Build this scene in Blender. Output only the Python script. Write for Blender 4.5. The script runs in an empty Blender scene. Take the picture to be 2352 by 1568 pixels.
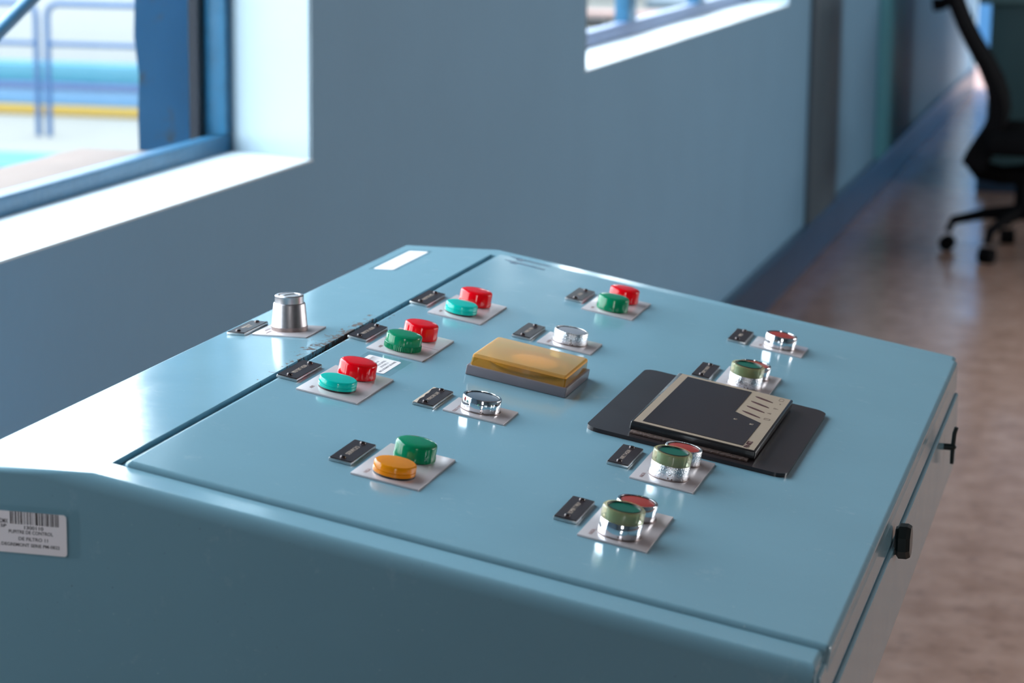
import bpy, bmesh, math, random
from math import sin, cos, pi, radians
from mathutils import Vector, Matrix, Euler

random.seed(7)
sc = bpy.context.scene
COL = sc.collection
WM = {}                      # world matrix of every built object

# ------------------------------------------------------------------ materials
def new_mat(name):
    m = bpy.data.materials.new(name); m.use_nodes = True
    nt = m.node_tree
    return m, nt, nt.nodes['Principled BSDF']

def setp(b, **k):
    names = dict(col='Base Color', rough='Roughness', metal='Metallic', spec='Specular IOR Level', trans='Transmission Weight',
                 ior='IOR', coat='Coat Weight', coatr='Coat Roughness', alpha='Alpha', emc='Emission Color', ems='Emission Strength',
                 sheen='Sheen Weight')
    for a, v in k.items():
        if a in ('col', 'emc') and len(v) == 3: v = (*v, 1)
        b.inputs[names[a]].default_value = v

def simple(name, col, rough=.5, metal=0., var=0.0, vscale=8., bump=0., bscale=60., **k):
    m, nt, b = new_mat(name); setp(b, col=col, rough=rough, metal=metal, **k)
    tc = nt.nodes.new('ShaderNodeTexCoord')
    if var:
        n = nt.nodes.new('ShaderNodeTexNoise'); n.inputs['Scale'].default_value = vscale; n.inputs['Detail'].default_value = 5
        nt.links.new(tc.outputs['Object'], n.inputs['Vector'])
        mx = nt.nodes.new('ShaderNodeMix'); mx.data_type = 'RGBA'
        mx.inputs['A'].default_value = (*[c * (1 - var) for c in col[:3]], 1)
        mx.inputs['B'].default_value = (*[min(1, c * (1 + var)) for c in col[:3]], 1)
        nt.links.new(n.outputs['Fac'], mx.inputs['Factor']); nt.links.new(mx.outputs['Result'], b.inputs['Base Color'])
    if bump:
        n = nt.nodes.new('ShaderNodeTexNoise'); n.inputs['Scale'].default_value = bscale; n.inputs['Detail'].default_value = 3
        nt.links.new(tc.outputs['Object'], n.inputs['Vector'])
        bp = nt.nodes.new('ShaderNodeBump'); bp.inputs['Strength'].default_value = bump; bp.inputs['Distance'].default_value = .002
        nt.links.new(n.outputs['Fac'], bp.inputs['Height']); nt.links.new(bp.outputs['Normal'], b.inputs['Normal'])
    return m

def ramp(nt, src, stops):
    r = nt.nodes.new('ShaderNodeValToRGB'); e = r.color_ramp.elements
    while len(e) < len(stops): e.new(.5)
    for el, (p, c) in zip(e, stops):
        el.position = p; el.color = c if len(c) == 4 else (*c, 1)
    nt.links.new(src, r.inputs['Fac']); return r.outputs['Color']

def math_(nt, op, a, b=None, clamp=False):
    n = nt.nodes.new('ShaderNodeMath'); n.operation = op; n.use_clamp = clamp
    for i, v in enumerate((a, b)):
        if v is None: continue
        if isinstance(v, (int, float)): n.inputs[i].default_value = v
        else: nt.links.new(v, n.inputs[i])
    return n.outputs[0]

def schlick(nt, f0=.04):
    """reflectance of a thin clear skin, the same from either side"""
    lw = nt.nodes.new('ShaderNodeLayerWeight'); lw.inputs['Blend'].default_value = .5
    return math_(nt, 'ADD', math_(nt, 'MULTIPLY', math_(nt, 'POWER', lw.outputs['Facing'], 5.), 1 - f0), f0)

def mixc(nt, fac, a, b):
    n = nt.nodes.new('ShaderNodeMix'); n.data_type = 'RGBA'
    for key, v in (('Factor', fac), ('A', a), ('B', b)):
        s = n.inputs[key]
        if key != 'Factor': s = [q for q in n.inputs if q.name == key and q.type == 'RGBA'][0]
        if isinstance(v, (int, float)): s.default_value = v
        elif isinstance(v, tuple): s.default_value = (*v[:3], 1)
        else: nt.links.new(v, s)
    return [o for o in n.outputs if o.type == 'RGBA'][0]

TEAL = (.188, .335, .405)

def console_paint():
    """glossy blue-green enamel with faint smudges, scratches, and chips at the groove edge"""
    m, nt, b = new_mat('blue green enamel'); setp(b, rough=.2, spec=.5)
    geo = nt.nodes.new('ShaderNodeNewGeometry'); P = geo.outputs['Position']
    def noise(scale, detail=4, rough=.5, dist=0):
        n = nt.nodes.new('ShaderNodeTexNoise'); n.inputs['Scale'].default_value = scale; n.inputs['Detail'].default_value = detail
        n.inputs['Roughness'].default_value = rough; n.inputs['Distortion'].default_value = dist
        nt.links.new(P, n.inputs['Vector']); return n.outputs['Fac']
    big = noise(9); col = mixc(nt, big, tuple(c * .94 for c in TEAL), tuple(c * 1.06 for c in TEAL))
    # pale dust specks and rubbed spots
    ds = math_(nt, 'MULTIPLY', math_(nt, 'GREATER_THAN', noise(620, 2, .5), .765), math_(nt, 'GREATER_THAN', noise(12, 3), .47))
    col = mixc(nt, math_(nt, 'MULTIPLY', ds, .55), col, (.62, .68, .70))
    rub = math_(nt, 'MULTIPLY', math_(nt, 'SUBTRACT', noise(34, 7, .75), .60), 2.2, True)
    col = mixc(nt, rub, col, (.40, .50, .55))
    # chips : two clusters along the groove edge
    def dist_to(p, sc_):
        mp = nt.nodes.new('ShaderNodeMapping'); mp.vector_type = 'POINT'
        mp.inputs['Location'].default_value = tuple(-a * s for a, s in zip(p, sc_)); mp.inputs['Scale'].default_value = sc_
        nt.links.new(P, mp.inputs['Vector'])
        l = nt.nodes.new('ShaderNodeVectorMath'); l.operation = 'LENGTH'; nt.links.new(mp.outputs[0], l.inputs[0]); return l.outputs['Value']
    d1 = dist_to((-.6085, 1.785, 1.036), (110, 18, 110)); d2 = dist_to((-.6135, 1.735, 1.040), (75, 26, 90)); d3 = dist_to((-.6085, 1.76, 1.036), (130, 9, 110))
    cn = noise(170, 4, .62, .6)
    def chip(d, base, k):
        th = math_(nt, 'ADD', math_(nt, 'MULTIPLY', d, k), base)  # the farther from the wear spot, the rarer
        return math_(nt, 'GREATER_THAN', cn, th)
    c = math_(nt, 'MAXIMUM', chip(d1, .36, .15), chip(d2, .46, .15)); c = math_(nt, 'MAXIMUM', c, chip(d3, .43, .15))
    sp = math_(nt, 'GREATER_THAN', noise(700, 2, .5), .765); spm = math_(nt, 'GREATER_THAN', noise(17, 2), .5)
    c = math_(nt, 'MAXIMUM', c, math_(nt, 'MULTIPLY', sp, spm))
    col = mixc(nt, c, col, mixc(nt, noise(400), (.012, .006, .005), (.055, .024, .019)))
    nt.links.new(col, b.inputs['Base Color'])
    sm = noise(22, 6, .65, .3); r = math_(nt, 'ADD', math_(nt, 'MULTIPLY', sm, .12), .08)
    r = math_(nt, 'ADD', r, math_(nt, 'MULTIPLY', c, .5)); nt.links.new(r, b.inputs['Roughness'])
    bp = nt.nodes.new('ShaderNodeBump'); bp.inputs['Strength'].default_value = .06; bp.inputs['Distance'].default_value = .001
    nt.links.new(noise(60, 2), bp.inputs['Height']); nt.links.new(bp.outputs['Normal'], b.inputs['Normal'])
    return m

def lens_mat(name, col, tr=.55, rough=.12, tcol=None, gloss=.8):
    """coloured plastic lens: diffuse plus translucent body under a glossy skin"""
    m, nt, b = new_mat(name); setp(b, col=col, rough=rough, coat=.0)
    t = nt.nodes.new('ShaderNodeBsdfTranslucent'); t.inputs['Color'].default_value = (*(tcol or col), 1)
    gl = nt.nodes.new('ShaderNodeBsdfGlossy'); gl.inputs['Roughness'].default_value = rough; gl.inputs['Color'].default_value = (1, 1, 1, 1)
    m1 = nt.nodes.new('ShaderNodeMixShader'); m1.inputs[0].default_value = tr
    m2 = nt.nodes.new('ShaderNodeMixShader')
    nt.links.new(b.outputs[0], m1.inputs[1]); nt.links.new(t.outputs[0], m1.inputs[2])
    nt.links.new(math_(nt, 'MULTIPLY', schlick(nt), gloss), m2.inputs[0]); b.inputs['Specular IOR Level'].default_value = 0; nt.links.new(m1.outputs[0], m2.inputs[1]); nt.links.new(gl.outputs[0], m2.inputs[2])
    nt.links.new(m2.outputs[0], nt.nodes['Material Output'].inputs['Surface'])
    return m

def chrome_mat(name, rough, pit):
    m, nt, b = new_mat(name); setp(b, col=(.80, .81, .84), rough=rough, metal=1)
    tc = nt.nodes.new('ShaderNodeTexCoord')
    n = nt.nodes.new('ShaderNodeTexNoise'); n.inputs['Scale'].default_value = 900 if pit > .2 else 250; n.inputs['Detail'].default_value = 3
    nt.links.new(tc.outputs['Object'], n.inputs['Vector'])
    bp = nt.nodes.new('ShaderNodeBump'); bp.inputs['Strength'].default_value = pit; bp.inputs['Distance'].default_value = .0006
    nt.links.new(n.outputs['Fac'], bp.inputs['Height']); nt.links.new(bp.outputs['Normal'], b.inputs['Normal'])
    # grime towards the foot of the ring: a band with its own speckled shape
    n2 = nt.nodes.new('ShaderNodeTexNoise'); n2.inputs['Scale'].default_value = 400; n2.inputs['Detail'].default_value = 4
    nt.links.new(tc.outputs['Object'], n2.inputs['Vector'])
    g = math_(nt, 'GREATER_THAN', n2.outputs['Fac'], .66)
    nt.links.new(mixc(nt, g, (.80, .81, .84), (.30, .24, .22)), b.inputs['Base Color'])
    return m

def wall_paint(name, col, var=.06, rough=.55):
    return simple(name, col, rough, var=var, vscale=3.5, bump=.25, bscale=45)

def floor_mat():
    m, nt, b = new_mat('polished terrazzo'); setp(b, rough=.2, spec=.4)
    tc = nt.nodes.new('ShaderNodeTexCoord')
    def noise(s, d=5, r=.55):
        n = nt.nodes.new('ShaderNodeTexNoise'); n.inputs['Scale'].default_value = s; n.inputs['Detail'].default_value = d; n.inputs['Roughness'].default_value = r
        nt.links.new(tc.outputs['Object'], n.inputs['Vector']); return n.outputs['Fac']
    a = ramp(nt, noise(11, 3), [(.3, (.40, .23, .165)), (.5, (.50, .30, .225)), (.72, (.59, .37, .285))])
    k = ramp(nt, noise(24, 3), [(.34, (.5, .48, .5)), (.45, (1, 1, 1))])
    mm = nt.nodes.new('ShaderNodeMix'); mm.data_type = 'RGBA'; mm.blend_type = 'MULTIPLY'; mm.inputs['Factor'].default_value = .45
    rg = [q for q in mm.inputs if q.type == 'RGBA']; nt.links.new(a, rg[0]); nt.links.new(k, rg[1])
    nt.links.new([o for o in mm.outputs if o.type == 'RGBA'][0], b.inputs['Base Color'])
    nt.links.new(math_(nt, 'ADD', math_(nt, 'MULTIPLY', noise(4), .18), .10), b.inputs['Roughness'])
    return m

M = dict(
    paint=console_paint(),
    wall=wall_paint('blue grey wall paint', (.135, .280, .415)),
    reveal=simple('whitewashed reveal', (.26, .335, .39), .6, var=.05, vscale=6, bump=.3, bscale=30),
    sillw=simple('white sill paint', (.66, .70, .72), .5, var=.06, vscale=9, bump=.3, bscale=30),
    ceil=wall_paint('off white ceiling paint', (.38, .38, .39)),
    rwall=wall_paint('pale blue wall paint', (.23, .34, .41)),
    floor=floor_mat(),
    base=simple('dark blue gloss paint', (.018, .045, .085), .3, var=.2, vscale=5),
    shade_band=wall_paint('wall paint darkened as shade', (.055, .085, .11)),  # dark tone stands in for a shaded stretch of the left wall
    pipe=wall_paint('teal wall paint', (.07, .27, .34)),
    frame=simple('blue steel window paint', (.02, .115, .22), .38, var=.25, vscale=30, bump=.4, bscale=80),
    framedark=simple('dark glazing seal', (.006, .009, .016), .6, spec=.2),
    framepale=simple('faded blue steel window paint', (.16, .22, .36), .45, var=.2, vscale=20),
    ledge=simple('pinkish cement ledge', (.150, .098, .078), .8, var=.18, vscale=9, bump=.5, bscale=30),
    butt=simple('blue painted plaster', (.055, .17, .29), .6, var=.2, vscale=7, bump=.8, bscale=14),
    ground=simple('cream concrete', (.110, .104, .092), .8, var=.05, vscale=.6),
    white=simple('white render', (.25, .256, .26), .8, var=.03),
    cyan=simple('cyan enamel', (.014, .105, .155), .5, var=.05),
    lblue=simple('light blue enamel', (.045, .12, .22), .5, var=.05),
    purp=simple('violet blue enamel', (.028, .055, .14), .5, var=.05),
    yellow=simple('yellow kerb paint', (.20, .125, .008), .6, var=.06),
    rail=simple('blue rail paint', (.008, .045, .12), .4, var=.1),
    pinkg=simple('pink concrete', (.26, .16, .14), .8, var=.1),
    dark=simple('dark opening', (.02, .018, .018), .8, var=.1),
    greyroof=simple('grey corrugated sheet', (.10, .13, .16), .6, var=.15),
    outblue=simple('bright blue enamel', (.012, .09, .21), .5, var=.04),
    alu=simple('satin aluminium', (.62, .62, .62), .3, 1., var=.05, vscale=60),
    legend=simple('pinkish grey legend plate', (.60, .525, .53), .26, .25, var=.04, vscale=70),
    ltext=simple('faded rust print', (.22, .12, .12), .6, var=.3, vscale=300),
    plateface=simple('dark laminate', (.026, .018, .020), .3, var=.4, vscale=70, spec=.2),
    gold=simple('pale engraved letters', (.55, .42, .34), .4, .3),
    rivet=simple('dark rivet steel', (.06, .045, .045), .22, .8),
    tanadh=simple('old tan adhesive', (.62, .47, .36), .7, var=.1, vscale=80),
    red=lens_mat('red plastic lens', (.82, .0, .010), .5, .08, (1, .0, .012)),
    green=lens_mat('green plastic lens', (.0, .26, .13), .5, .10, (.0, .50, .26)),
    teal=lens_mat('turquoise plastic lens', (.0, .60, .52), .5, .08, (.0, .85, .75)),
    orange=lens_mat('orange plastic lens', (1, .33, .0), .55, .08, (1, .55, .0)),
    amber=lens_mat('amber acrylic', (.66, .40, .14), .45, .45, (.9, .55, .15), .35),
    chrome=chrome_mat('chrome', .07, .05), pitted=chrome_mat('pitted chrome', .12, .8),
    brushed=simple('worn nickel', (.44, .41, .42), .34, 1., var=.12, vscale=300, bump=.03, bscale=900),
    collar=simple('tarnished collar', (.26, .20, .19), .42, .8, var=.2, vscale=300),
    capgrey=simple('slate button cap', (.10, .125, .16), .3, var=.25, vscale=60),
    capgreyl=simple('light grey button cap', (.20, .21, .24), .4, var=.12, vscale=60),
    capred=simple('brick red button cap', (.31, .032, .024), .38, var=.12, vscale=60, spec=.3),
    capgreen=simple('dark green button cap', (.0, .105, .065), .22, var=.12, vscale=60),
    
    seal=simple('black rubber seal', (.012, .014, .014), .4),
    black=simple('black housing plastic', (.012, .011, .012), .25, var=.3, vscale=40, bump=.2, bscale=90),
    mplate=simple('black mounting plate', (.026, .019, .020), .22, var=.5, vscale=26, spec=.35),
    gasket=simple('brown foam gasket', (.075, .042, .033), .8, var=.5, vscale=200, bump=.8, bscale=300),
    beige=simple('beige panel film', (.345, .255, .185), .45, var=.08, vscale=40),
    screen=simple('dark display glass', (.024, .018, .021), .13, var=.15, vscale=20),
    maroon=simple('maroon touch key', (.07, .022, .022), .3, var=.2, vscale=90),
    symbol=simple('faint brown print', (.16, .105, .08), .6),
    grime=simple('grey enamel base', (.16, .135, .15), .32, .0, var=.06, vscale=50),
    inner=simple('brown reflector', (.20, .12, .05), .5, var=.3, vscale=80),
    innerl=simple('tan lamp disc', (.62, .40, .14), .4, var=.1, vscale=80),
    paper=simple('label paper', (.84, .76, .77), .45, var=.02),
    ink=simple('black label ink', (.03, .015, .02), .6),
    chair=simple('black chair plastic', (.005, .005, .006), .8, var=.2, spec=.05),
    cab=simple('dark teal enamel', (.035, .085, .095), .4, var=.1),
    cabtop=simple('teal enamel top', (.10, .19, .20), .35, var=.1),
    plinth=simple('navy plinth paint', (.012, .035, .07), .4, var=.1),
    emblem=simple('faded blue emblem paint', (.018, .065, .12), .3, var=.15, vscale=90),
    latch=simple('dark green latch plastic', (.006, .012, .012), .35, var=.2),
)
# bare, stained patches in the outside plaster
bnt = M['butt'].node_tree; bb = bnt.nodes['Principled BSDF']; bsrc = bb.inputs['Base Color'].links[0].from_socket
bn = bnt.nodes.new('ShaderNodeTexNoise'); bn.inputs['Scale'].default_value = 11; bn.inputs['Detail'].default_value = 6; bn.inputs['Roughness'].default_value = .7
btc = bnt.nodes.new('ShaderNodeTexCoord'); bnt.links.new(btc.outputs['Object'], bn.inputs['Vector'])
bnt.links.new(mixc(bnt, math_(bnt, 'MULTIPLY', math_(bnt, 'SUBTRACT', bn.outputs['Fac'], .58), 9., True), bsrc, (.13, .10, .08)), bb.inputs['Base Color'])
# clear film over stickers
fm, fnt, fb = new_mat('clear sticker film'); setp(fb, col=(.7, .85, .85), rough=.06, trans=0)
ft = fnt.nodes.new('ShaderNodeBsdfTransparent'); ft.inputs['Color'].default_value = (.985, .995, .995, 1)
fg = fnt.nodes.new('ShaderNodeBsdfGlossy'); fg.inputs['Roughness'].default_value = .06
fx = fnt.nodes.new('ShaderNodeMixShader'); fnt.links.new(math_(fnt, 'MULTIPLY', schlick(fnt), .35), fx.inputs[0]); fnt.links.new(ft.outputs[0], fx.inputs[1]); fnt.links.new(fg.outputs[0], fx.inputs[2])
fnt.links.new(fx.outputs[0], fnt.nodes['Material Output'].inputs['Surface']); M['film'] = fm
# window pane glass: thin, mostly clear
gm, gnt, gb = new_mat('window glass')
gt = gnt.nodes.new('ShaderNodeBsdfTransparent'); gt.inputs['Color'].default_value = (.93, .97, .98, 1)
gg = gnt.nodes.new('ShaderNodeBsdfGlossy'); gg.inputs['Roughness'].default_value = .02
gx = gnt.nodes.new('ShaderNodeMixShader'); gnt.links.new(math_(gnt, 'MULTIPLY', schlick(gnt, .02), .10), gx.inputs[0]); gnt.links.new(gt.outputs[0], gx.inputs[1]); gnt.links.new(gg.outputs[0], gx.inputs[2])
gnt.links.new(gx.outputs[0], gnt.nodes['Material Output'].inputs['Surface']); M['glass'] = gm
# the frosted amber top lets a little of the lamp show through
ant0 = M['amber'].node_tree; out0 = ant0.nodes['Material Output']; src0 = out0.inputs['Surface'].links[0].from_socket
tr0 = ant0.nodes.new('ShaderNodeBsdfTransparent'); tr0.inputs['Color'].default_value = (.90, .66, .30, 1)
mx0 = ant0.nodes.new('ShaderNodeMixShader'); mx0.inputs[0].default_value = .36
ant0.links.new(src0, mx0.inputs[1]); ant0.links.new(tr0.outputs[0], mx0.inputs[2]); ant0.links.new(mx0.outputs[0], out0.inputs['Surface'])
# yellowed guard ring: tinted, partly see-through
rm, rnt, rb = new_mat('yellowed clear ring')
rt_ = rnt.nodes.new('ShaderNodeBsdfTransparent'); rt_.inputs['Color'].default_value = (.95, .94, .78, 1)
rd_ = rnt.nodes.new('ShaderNodeBsdfDiffuse'); rd_.inputs['Color'].default_value = (.80, .66, .36, 1)
rl_ = rnt.nodes.new('ShaderNodeBsdfTranslucent'); rl_.inputs['Color'].default_value = (.85, .72, .40, 1)
r0_ = rnt.nodes.new('ShaderNodeMixShader'); r0_.inputs[0].default_value = .5
r1_ = rnt.nodes.new('ShaderNodeMixShader'); r1_.inputs[0].default_value = .28
rg_ = rnt.nodes.new('ShaderNodeBsdfGlossy'); rg_.inputs['Roughness'].default_value = .1
r2_ = rnt.nodes.new('ShaderNodeMixShader')
rnt.links.new(rd_.outputs[0], r0_.inputs[1]); rnt.links.new(rl_.outputs[0], r0_.inputs[2]); rnt.links.new(rt_.outputs[0], r1_.inputs[1]); rnt.links.new(r0_.outputs[0], r1_.inputs[2])
rnt.links.new(schlick(rnt), r2_.inputs[0]); rnt.links.new(r1_.outputs[0], r2_.inputs[1]); rnt.links.new(rg_.outputs[0], r2_.inputs[2])
rnt.links.new(r2_.outputs[0], rnt.nodes['Material Output'].inputs['Surface']); M['ring'] = rm
# amber clear side: tinted see-through
am, ant, ab = new_mat('clear amber acrylic')
at = ant.nodes.new('ShaderNodeBsdfTransparent'); at.inputs['Color'].default_value = (.86, .62, .22, 1)
ad = ant.nodes.new('ShaderNodeBsdfDiffuse'); ad.inputs['Color'].default_value = (.95, .50, .06, 1)
a1 = ant.nodes.new('ShaderNodeMixShader'); a1.inputs[0].default_value = .16
ag = ant.nodes.new('ShaderNodeBsdfGlossy'); ag.inputs['Roughness'].default_value = .08
a2 = ant.nodes.new('ShaderNodeMixShader')
ant.links.new(at.outputs[0], a1.inputs[1]); ant.links.new(ad.outputs[0], a1.inputs[2]); ant.links.new(schlick(ant), a2.inputs[0])
ant.links.new(a1.outputs[0], a2.inputs[1]); ant.links.new(ag.outputs[0], a2.inputs[2]); ant.links.new(a2.outputs[0], ant.nodes['Material Output'].inputs['Surface'])
M['amberclear'] = am

# ------------------------------------------------------------------ object helpers
def link(o, parent=None, W=None):
    COL.objects.link(o); W = W if W is not None else Matrix(); WM[o] = W
    if parent is not None:
        o.parent = parent; o.matrix_local = WM[parent].inverted() @ W
    else: o.matrix_world = W
    return o

def root(name, loc, label, cat, group=None):
    o = bpy.data.objects.new(name, None); o.empty_display_size = .1
    o['label'] = label; o['category'] = cat
    if group: o['group'] = group
    return link(o, None, Matrix.Translation(loc))

def tag(o, label=None, cat=None, group=None, kind=None):
    for k, v in (('label', label), ('category', cat), ('group', group), ('kind', kind)):
        if v: o[k] = v
    return o

def finish(bm, name, mats, smooth=35):
    bmesh.ops.recalc_face_normals(bm, faces=bm.faces)
    me = bpy.data.meshes.new(name); bm.to_mesh(me); bm.free()
    for m in (mats if isinstance(mats, (list, tuple)) else [mats]): me.materials.append(M[m] if isinstance(m, str) else m)
    if smooth:
        me.shade_smooth(); me.set_sharp_from_angle(angle=radians(smooth))
    return me

def ob(name, me, parent=None, W=None, label=None):
    o = bpy.data.objects.new(name, me); link(o, parent, W)
    if label: o['label'] = label
    return o

def bm_box(x0, x1, y0, y1, z0, z1, bev=0., seg=3, bm=None):
    own = bm is None
    if own: bm = bmesh.new()
    vs = [bm.verts.new(v) for v in ((x0, y0, z0), (x1, y0, z0), (x1, y1, z0), (x0, y1, z0), (x0, y0, z1), (x1, y0, z1), (x1, y1, z1), (x0, y1, z1))]
    fs = [bm.faces.new([vs[i] for i in f]) for f in ((0, 3, 2, 1), (4, 5, 6, 7), (0, 1, 5, 4), (1, 2, 6, 5), (2, 3, 7, 6), (3, 0, 4, 7))]
    if bev: bmesh.ops.bevel(bm, geom=list({e for f in fs for e in f.edges}), offset=bev, segments=seg, profile=.5, affect='EDGES')
    return bm

def box(name, mat, x0, x1, y0, y1, z0, z1, bev=0., parent=None, W=None, seg=3, label=None):
    bm = bm_box(x0, x1, y0, y1, z0, z1, bev, seg)
    return ob(name, finish(bm, name, mat), parent, W, label)

def bm_prism(pts, z0, z1, bm=None):
    """polygon in local xy extruded in z"""
    own = bm is None
    if own: bm = bmesh.new()
    a = [bm.verts.new((x, y, z0)) for x, y in pts]; b = [bm.verts.new((x, y, z1)) for x, y in pts]
    bm.faces.new(a[::-1]); bm.faces.new(b); n = len(pts)
    for i in range(n): bm.faces.new((a[i], a[(i + 1) % n], b[(i + 1) % n], b[i]))
    return bm

def rrect(x0, x1, y0, y1, r, seg=6):
    out = []
    for cx, cy, a0 in ((x1 - r, y1 - r, 0), (x0 + r, y1 - r, 90), (x0 + r, y0 + r, 180), (x1 - r, y0 + r, 270)):
        for i in range(seg + 1):
            a = radians(a0 + 90 * i / seg); out.append((cx + r * cos(a), cy + r * sin(a)))
    return out

def bm_lathe(prof, n=64, bm=None, cap0=False, cap1=False, flute=None):
    """profile list of (r, z); flute=(z_lo, z_hi, depth)"""
    own = bm is None
    if own: bm = bmesh.new()
    rings = []
    for r, z in prof:
        if r < 1e-7: rings.append([bm.verts.new((0, 0, z))])
        else:
            ring = []
            for i in range(n):
                rr = r
                if flute and flute[0] <= z <= flute[1] and i % 2: rr -= flute[2]
                a = 2 * pi * i / n; ring.append(bm.verts.new((rr * cos(a), rr * sin(a), z)))
            rings.append(ring)
    for A, B in zip(rings, rings[1:]):
        for i in range(n):
            j = (i + 1) % n
            if len(A) == 1 and len(B) == 1: continue
            if len(A) == 1: bm.faces.new((A[0], B[i], B[j]))
            elif len(B) == 1: bm.faces.new((A[i], A[j], B[0]))
            else: bm.faces.new((A[i], A[j], B[j], B[i]))
    if cap0 and len(rings[0]) > 1: bm.faces.new(rings[0][::-1])
    if cap1 and len(rings[-1]) > 1: bm.faces.new(rings[-1])
    return bm

def lathe(name, mat, prof, parent=None, W=None, n=64, label=None, flute=None, smooth=35, cap0=False, cap1=False):
    return ob(name, finish(bm_lathe(prof, n, flute=flute, cap0=cap0, cap1=cap1), name, mat, smooth), parent, W, label)

def bm_tube(pts, r, n=12, bm=None, closed=False):
    own = bm is None
    if own: bm = bmesh.new()
    pts = [Vector(p) for p in pts]; rs = r if isinstance(r, (list, tuple)) else [r] * len(pts)
    rings = []; up = None
    for i, p in enumerate(pts):
        t = (pts[min(i + 1, len(pts) - 1)] - pts[max(i - 1, 0)]).normalized()
        if up is None: up = Vector((0, 0, 1)) if abs(t.z) < .9 else Vector((0, 1, 0))
        s = t.cross(up).normalized(); up = s.cross(t).normalized()
        rings.append([bm.verts.new(p + (s * cos(2 * pi * k / n) + up * sin(2 * pi * k / n)) * rs[i]) for k in range(n)])
    for A, B in zip(rings, rings[1:]):
        for k in range(n): bm.faces.new((A[k], A[(k + 1) % n], B[(k + 1) % n], B[k]))
    bm.faces.new(rings[0][::-1]); bm.faces.new(rings[-1])
    return bm

def tube(name, mat, pts, r, parent=None, W=None, n=12, label=None):
    return ob(name, finish(bm_tube(pts, r, n), name, mat, 50), parent, W, label)

TXT = {}
def text_mesh(s, size, mat, ext=.00008, bold=0.0, width=None):
    key = (s, size, mat, bold, width)
    if key in TXT: return TXT[key]
    cu = bpy.data.curves.new('t', 'FONT'); cu.body = s; cu.size = size; cu.align_x = 'CENTER'; cu.align_y = 'CENTER'
    cu.extrude = ext; cu.offset = bold; cu.resolution_u = 3; cu.space_line = .95
    o = bpy.data.objects.new('t', cu); COL.objects.link(o)
    dg = bpy.context.evaluated_depsgraph_get(); dg.update()
    me = bpy.data.meshes.new_from_object(o.evaluated_get(dg)); bpy.data.objects.remove(o)
    me.materials.clear(); me.materials.append(M[mat])
    if width:
        xs = [v.co.x for v in me.vertices]; w = max(xs) - min(xs); c = (max(xs) + min(xs)) / 2
        for v in me.vertices: v.co.x = (v.co.x - c) * width / w
    me.name = 'lettering'; TXT[key] = me; return me

# ------------------------------------------------------------------ camera
YAW, PIT, ROL, TH = (radians(a) for a in (14.87, 10.97, .63, 10.07))
CAMZ = 1.40
cy_, sy_, cp_, sp_, cr_, sr_ = cos(YAW), sin(YAW), cos(PIT), sin(PIT), cos(ROL), sin(ROL)
Mv = Matrix(((cy_, sy_, 0), (0, 0, -1), (-sy_, cy_, 0)))                # world -> level camera (right, down, fwd)
Pm = Matrix(((1, 0, 0), (0, cp_, -sp_), (0, sp_, cp_)))
Qm = Matrix(((cr_, -sr_, 0), (sr_, cr_, 0), (0, 0, 1)))
CM = Qm @ Pm @ Mv
rt, dn, fw = (Vector(CM[i]) for i in range(3))
cam = bpy.data.cameras.new('camera'); co = bpy.data.objects.new('camera', cam); COL.objects.link(co)
R3 = Matrix((rt, -dn, -fw)).transposed()
co.matrix_world = Matrix.Translation((0, 0, CAMZ)) @ R3.to_4x4()
cam.sensor_width = 36; cam.lens = 5553 * 36 / 2352; cam.clip_start = .05; cam.clip_end = 200
cam.dof.use_dof = True; cam.dof.focus_distance = 1.76; cam.dof.aperture_fstop = 9.8; cam.dof.aperture_blades = 7
sc.camera = co

# ------------------------------------------------------------------ control console
X0, Z0 = -.6095, 1.04
sd = Vector((cos(TH), 0, -sin(TH))); nn = Vector((sin(TH), 0, cos(TH)))
def PW(s, y, h=0., rot=0.):
    """frame on the sloping panel: x down the slope, y along the desk, z out of the panel"""
    R = Matrix((sd, Vector((0, 1, 0)), nn)).transposed().to_4x4()
    return Matrix.Translation(Vector((X0, 0, Z0)) + sd * s + nn * h + Vector((0, y, 0))) @ R @ Matrix.Rotation(rot, 4, 'Z')
def FWm(x, y, h=0., rot=0.):
    return Matrix.Translation((x, y, Z0 + h)) @ Matrix.Rotation(rot, 4, 'Z')

desk = root('control_console', (-.43, 1.78, 0), 'pale blue-green steel control console with sloping panel of coloured buttons, nearest the camera', 'control console')
YN, YF = 1.306, 2.2485
SF = .449
fx_, fz_ = X0 + SF * cos(TH), Z0 - SF * sin(TH)
prof = [(-.706, .10), (-.706, Z0), (X0, Z0), (fx_, fz_), (fx_, .860), (-.40, .70), (-.40, .10)]
bm = bmesh.new()
va = [bm.verts.new((x, YN, z)) for x, z in prof]; vb = [bm.verts.new((x, YF, z)) for x, z in prof]
bm.faces.new(va); bm.faces.new(vb[::-1]); npf = len(prof)
for i in range(npf): bm.faces.new((va[i], vb[i], vb[(i + 1) % npf], va[(i + 1) % npf]))
bwl = bm.edges.layers.float.new('bevel_weight_edge')
for e in bm.edges:
    a, b = e.verts
    if abs(a.co.y - b.co.y) < 1e-6:
        if min(a.co.z, b.co.z) > .95: e[bwl] = .32 if max(a.co.x, b.co.x) < X0 + .001 else 1.0
        elif abs(a.co.x - b.co.x) < 1e-4 and a.co.x > -.2: e[bwl] = .25
        elif abs(a.co.x - b.co.x) < 1e-4: e[bwl] = .25
    elif abs(a.co.x + .706) < 1e-3 and a.co.z > 1: e[bwl] = .3
    elif abs(a.co.x - fx_) < 1e-3 and a.co.z > .95: e[bwl] = .3
bmesh.ops.recalc_face_normals(bm, faces=bm.faces)
me = bpy.data.meshes.new('cabinet_body'); bm.to_mesh(me); bm.free()
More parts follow.
